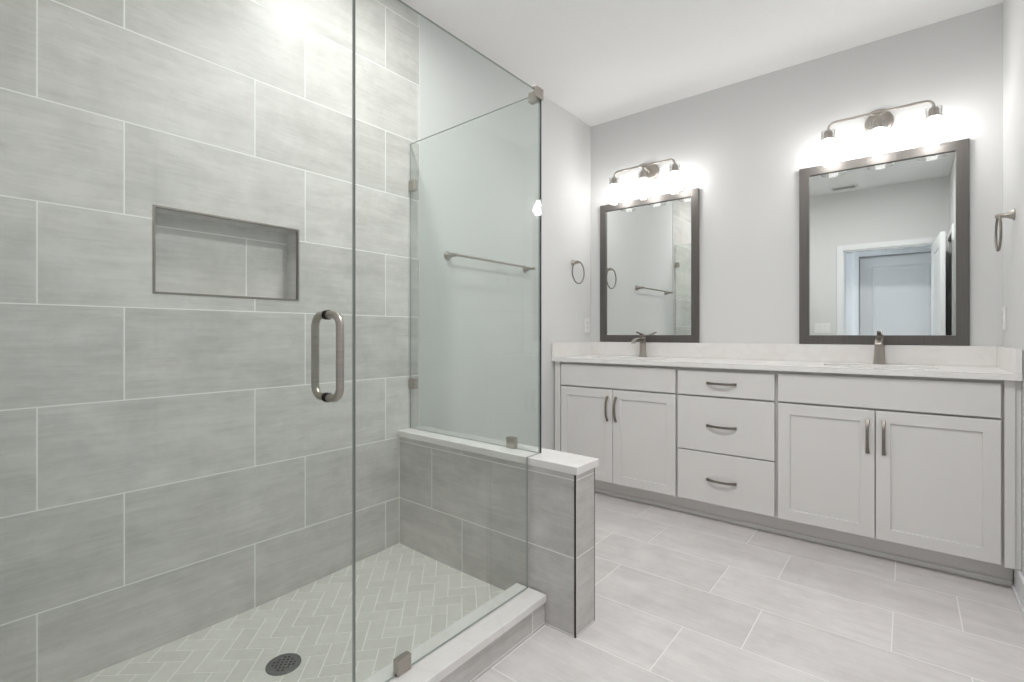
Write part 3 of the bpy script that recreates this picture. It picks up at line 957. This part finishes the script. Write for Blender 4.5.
# grate: disc with square holes, in cells clipped to the circle
t = bmesh.new()
n = 5
ca = math.radians(45)
for i in range(-n, n):
    for j in range(-n, n):
        cx_, cy_ = (i + 0.5) * pitch, (j + 0.5) * pitch
        o_ = [(cx_ - pitch / 2, cy_ - pitch / 2), (cx_ + pitch / 2, cy_ - pitch / 2), (cx_ + pitch / 2, cy_ + pitch / 2), (cx_ - pitch / 2, cy_ + pitch / 2)]
        rot = lambda p: (p[0] * math.cos(ca) - p[1] * math.sin(ca), p[0] * math.sin(ca) + p[1] * math.cos(ca))
        if math.hypot(cx_, cy_) < 0.036:
            k_ = hs / (pitch / 2)
            i_ = [(cx_ + (p[0] - cx_) * k_, cy_ + (p[1] - cy_) * k_) for p in o_]
            ov = [t.verts.new((*rot(p), 0)) for p in o_]; iv = [t.verts.new((*rot(p), 0)) for p in i_]; dv = [t.verts.new((*rot(p), -0.003)) for p in i_]
            for q_ in range(4):
                w_ = (q_ + 1) % 4
                t.faces.new((ov[q_], ov[w_], iv[w_], iv[q_])); t.faces.new((iv[q_], iv[w_], dv[w_], dv[q_])).material_index = 1
        else:
            t.faces.new([t.verts.new((*rot(p), 0)) for p in o_])
for k in range(28):
    a = 2 * math.pi * k / 28
    bmesh.ops.bisect_plane(t, geom=t.verts[:] + t.edges[:] + t.faces[:], plane_co=(0.0434 * math.cos(a), 0.0434 * math.sin(a), 0), plane_no=(math.cos(a), math.sin(a), 0), clear_outer=True)
bmesh.ops.translate(t, verts=t.verts[:], vec=(DRX, DRY, zt))
me = bpy.data.meshes.new('tmp'); t.to_mesh(me); t.free(); b.bm.from_mesh(me); bpy.data.meshes.remove(me)
b.build('grate', [M['drain'], M['dark']], r)
b = MB(); b.lathe((DRX, DRY, zd), [(0.0436, 0.0004), (0.001, 0.0004)], 'z', 32, caps=False); b.build('drain_well', M['dark'], r)

# ------------------------------------------------------------------ outlets, switches, vent
def outlet(xw, s, y, z, label):
    r = thing('wall_outlet', (xw, y, z), label, 'outlet', 'white wall outlets')
    b = MB(); xa, xc = sorted((xw + s * 0.0006, xw + s * 0.0066)); b.box(xa, xc, y - 0.035, y + 0.035, z - 0.057, z + 0.057, 0.002); b.build('cover_plate', M['plastic'], r)
    b = MB()
    for k in (-1, 1):
        xa, xc = sorted((xw + s * 0.0064, xw + s * 0.0085)); b.box(xa, xc, y - 0.017, y + 0.017, z + k * 0.0195 - 0.015, z + k * 0.0195 + 0.015, 0.003)
    f = b.build('receptacle', M['ceramic'], r)
    for k in (-1, 1):
        for dy in (-0.0065, 0.0065):
            b = MB()
            xa, xc = sorted((xw + s * 0.0084, xw + s * 0.0089)); b.box(xa, xc, y + dy - 0.0012, y + dy + 0.0012, z + k * 0.0195 - 0.002, z + k * 0.0195 + 0.007)
            b.build('slot', M['dark'], f)
outlet(XP, 1, 3.356, 1.156, 'white outlet on the left wall just above the side splash')
outlet(XR, -1, 3.352, 1.165, 'white outlet on the right wall just above the side splash')
r = thing('switch_plate', (-0.778, YF, 1.16), 'white multi-rocker light switch plate beside the doorway, seen in the mirror', 'light switch')
b = MB(); b.box(-0.86, -0.696, YF + 0.0006, YF + 0.0066, 1.102, 1.218, 0.002); b.build('cover_plate', M['plastic'], r)
for k in range(3):
    b = MB(); c_ = -0.824 + k * 0.046; b.box(c_ - 0.0165, c_ + 0.0165, YF + 0.0064, YF + 0.010, 1.127, 1.193, 0.0015); b.build('rocker', M['ceramic'], r)
r = thing('ceiling_vent', (-0.55, 0.21, ZC), 'small rectangular white air vent in the ceiling, reflected in the mirror', 'air vent')
b = MB()
va0, va1, vb0, vb1 = -0.675, -0.425, 0.135, 0.285
for x0_, x1_, y0_, y1_ in ((va0, va1, vb0, vb0 + 0.02), (va0, va1, vb1 - 0.02, vb1), (va0, va0 + 0.02, vb0 + 0.02, vb1 - 0.02), (va1 - 0.02, va1, vb0 + 0.02, vb1 - 0.02)):
    b.box(x0_, x1_, y0_, y1_, ZC - 0.010, ZC - 0.0006, 0.002)
b.build('frame', M['plastic'], r)
b = MB(); b.box(va0 + 0.02, va1 - 0.02, vb0 + 0.02, vb1 - 0.02, ZC - 0.003, ZC - 0.001); b.build('duct_opening', M['dark'], r)
for k in range(7):
    b = MB(); yy = vb0 + 0.03 + k * 0.015; b.bar([(va0 + 0.02, yy, ZC - 0.0065), (va1 - 0.02, yy, ZC - 0.0065)], 0.0015, 0.009, (0, 0.6, 0.8)); b.build('louvre', M['plastic'], r)
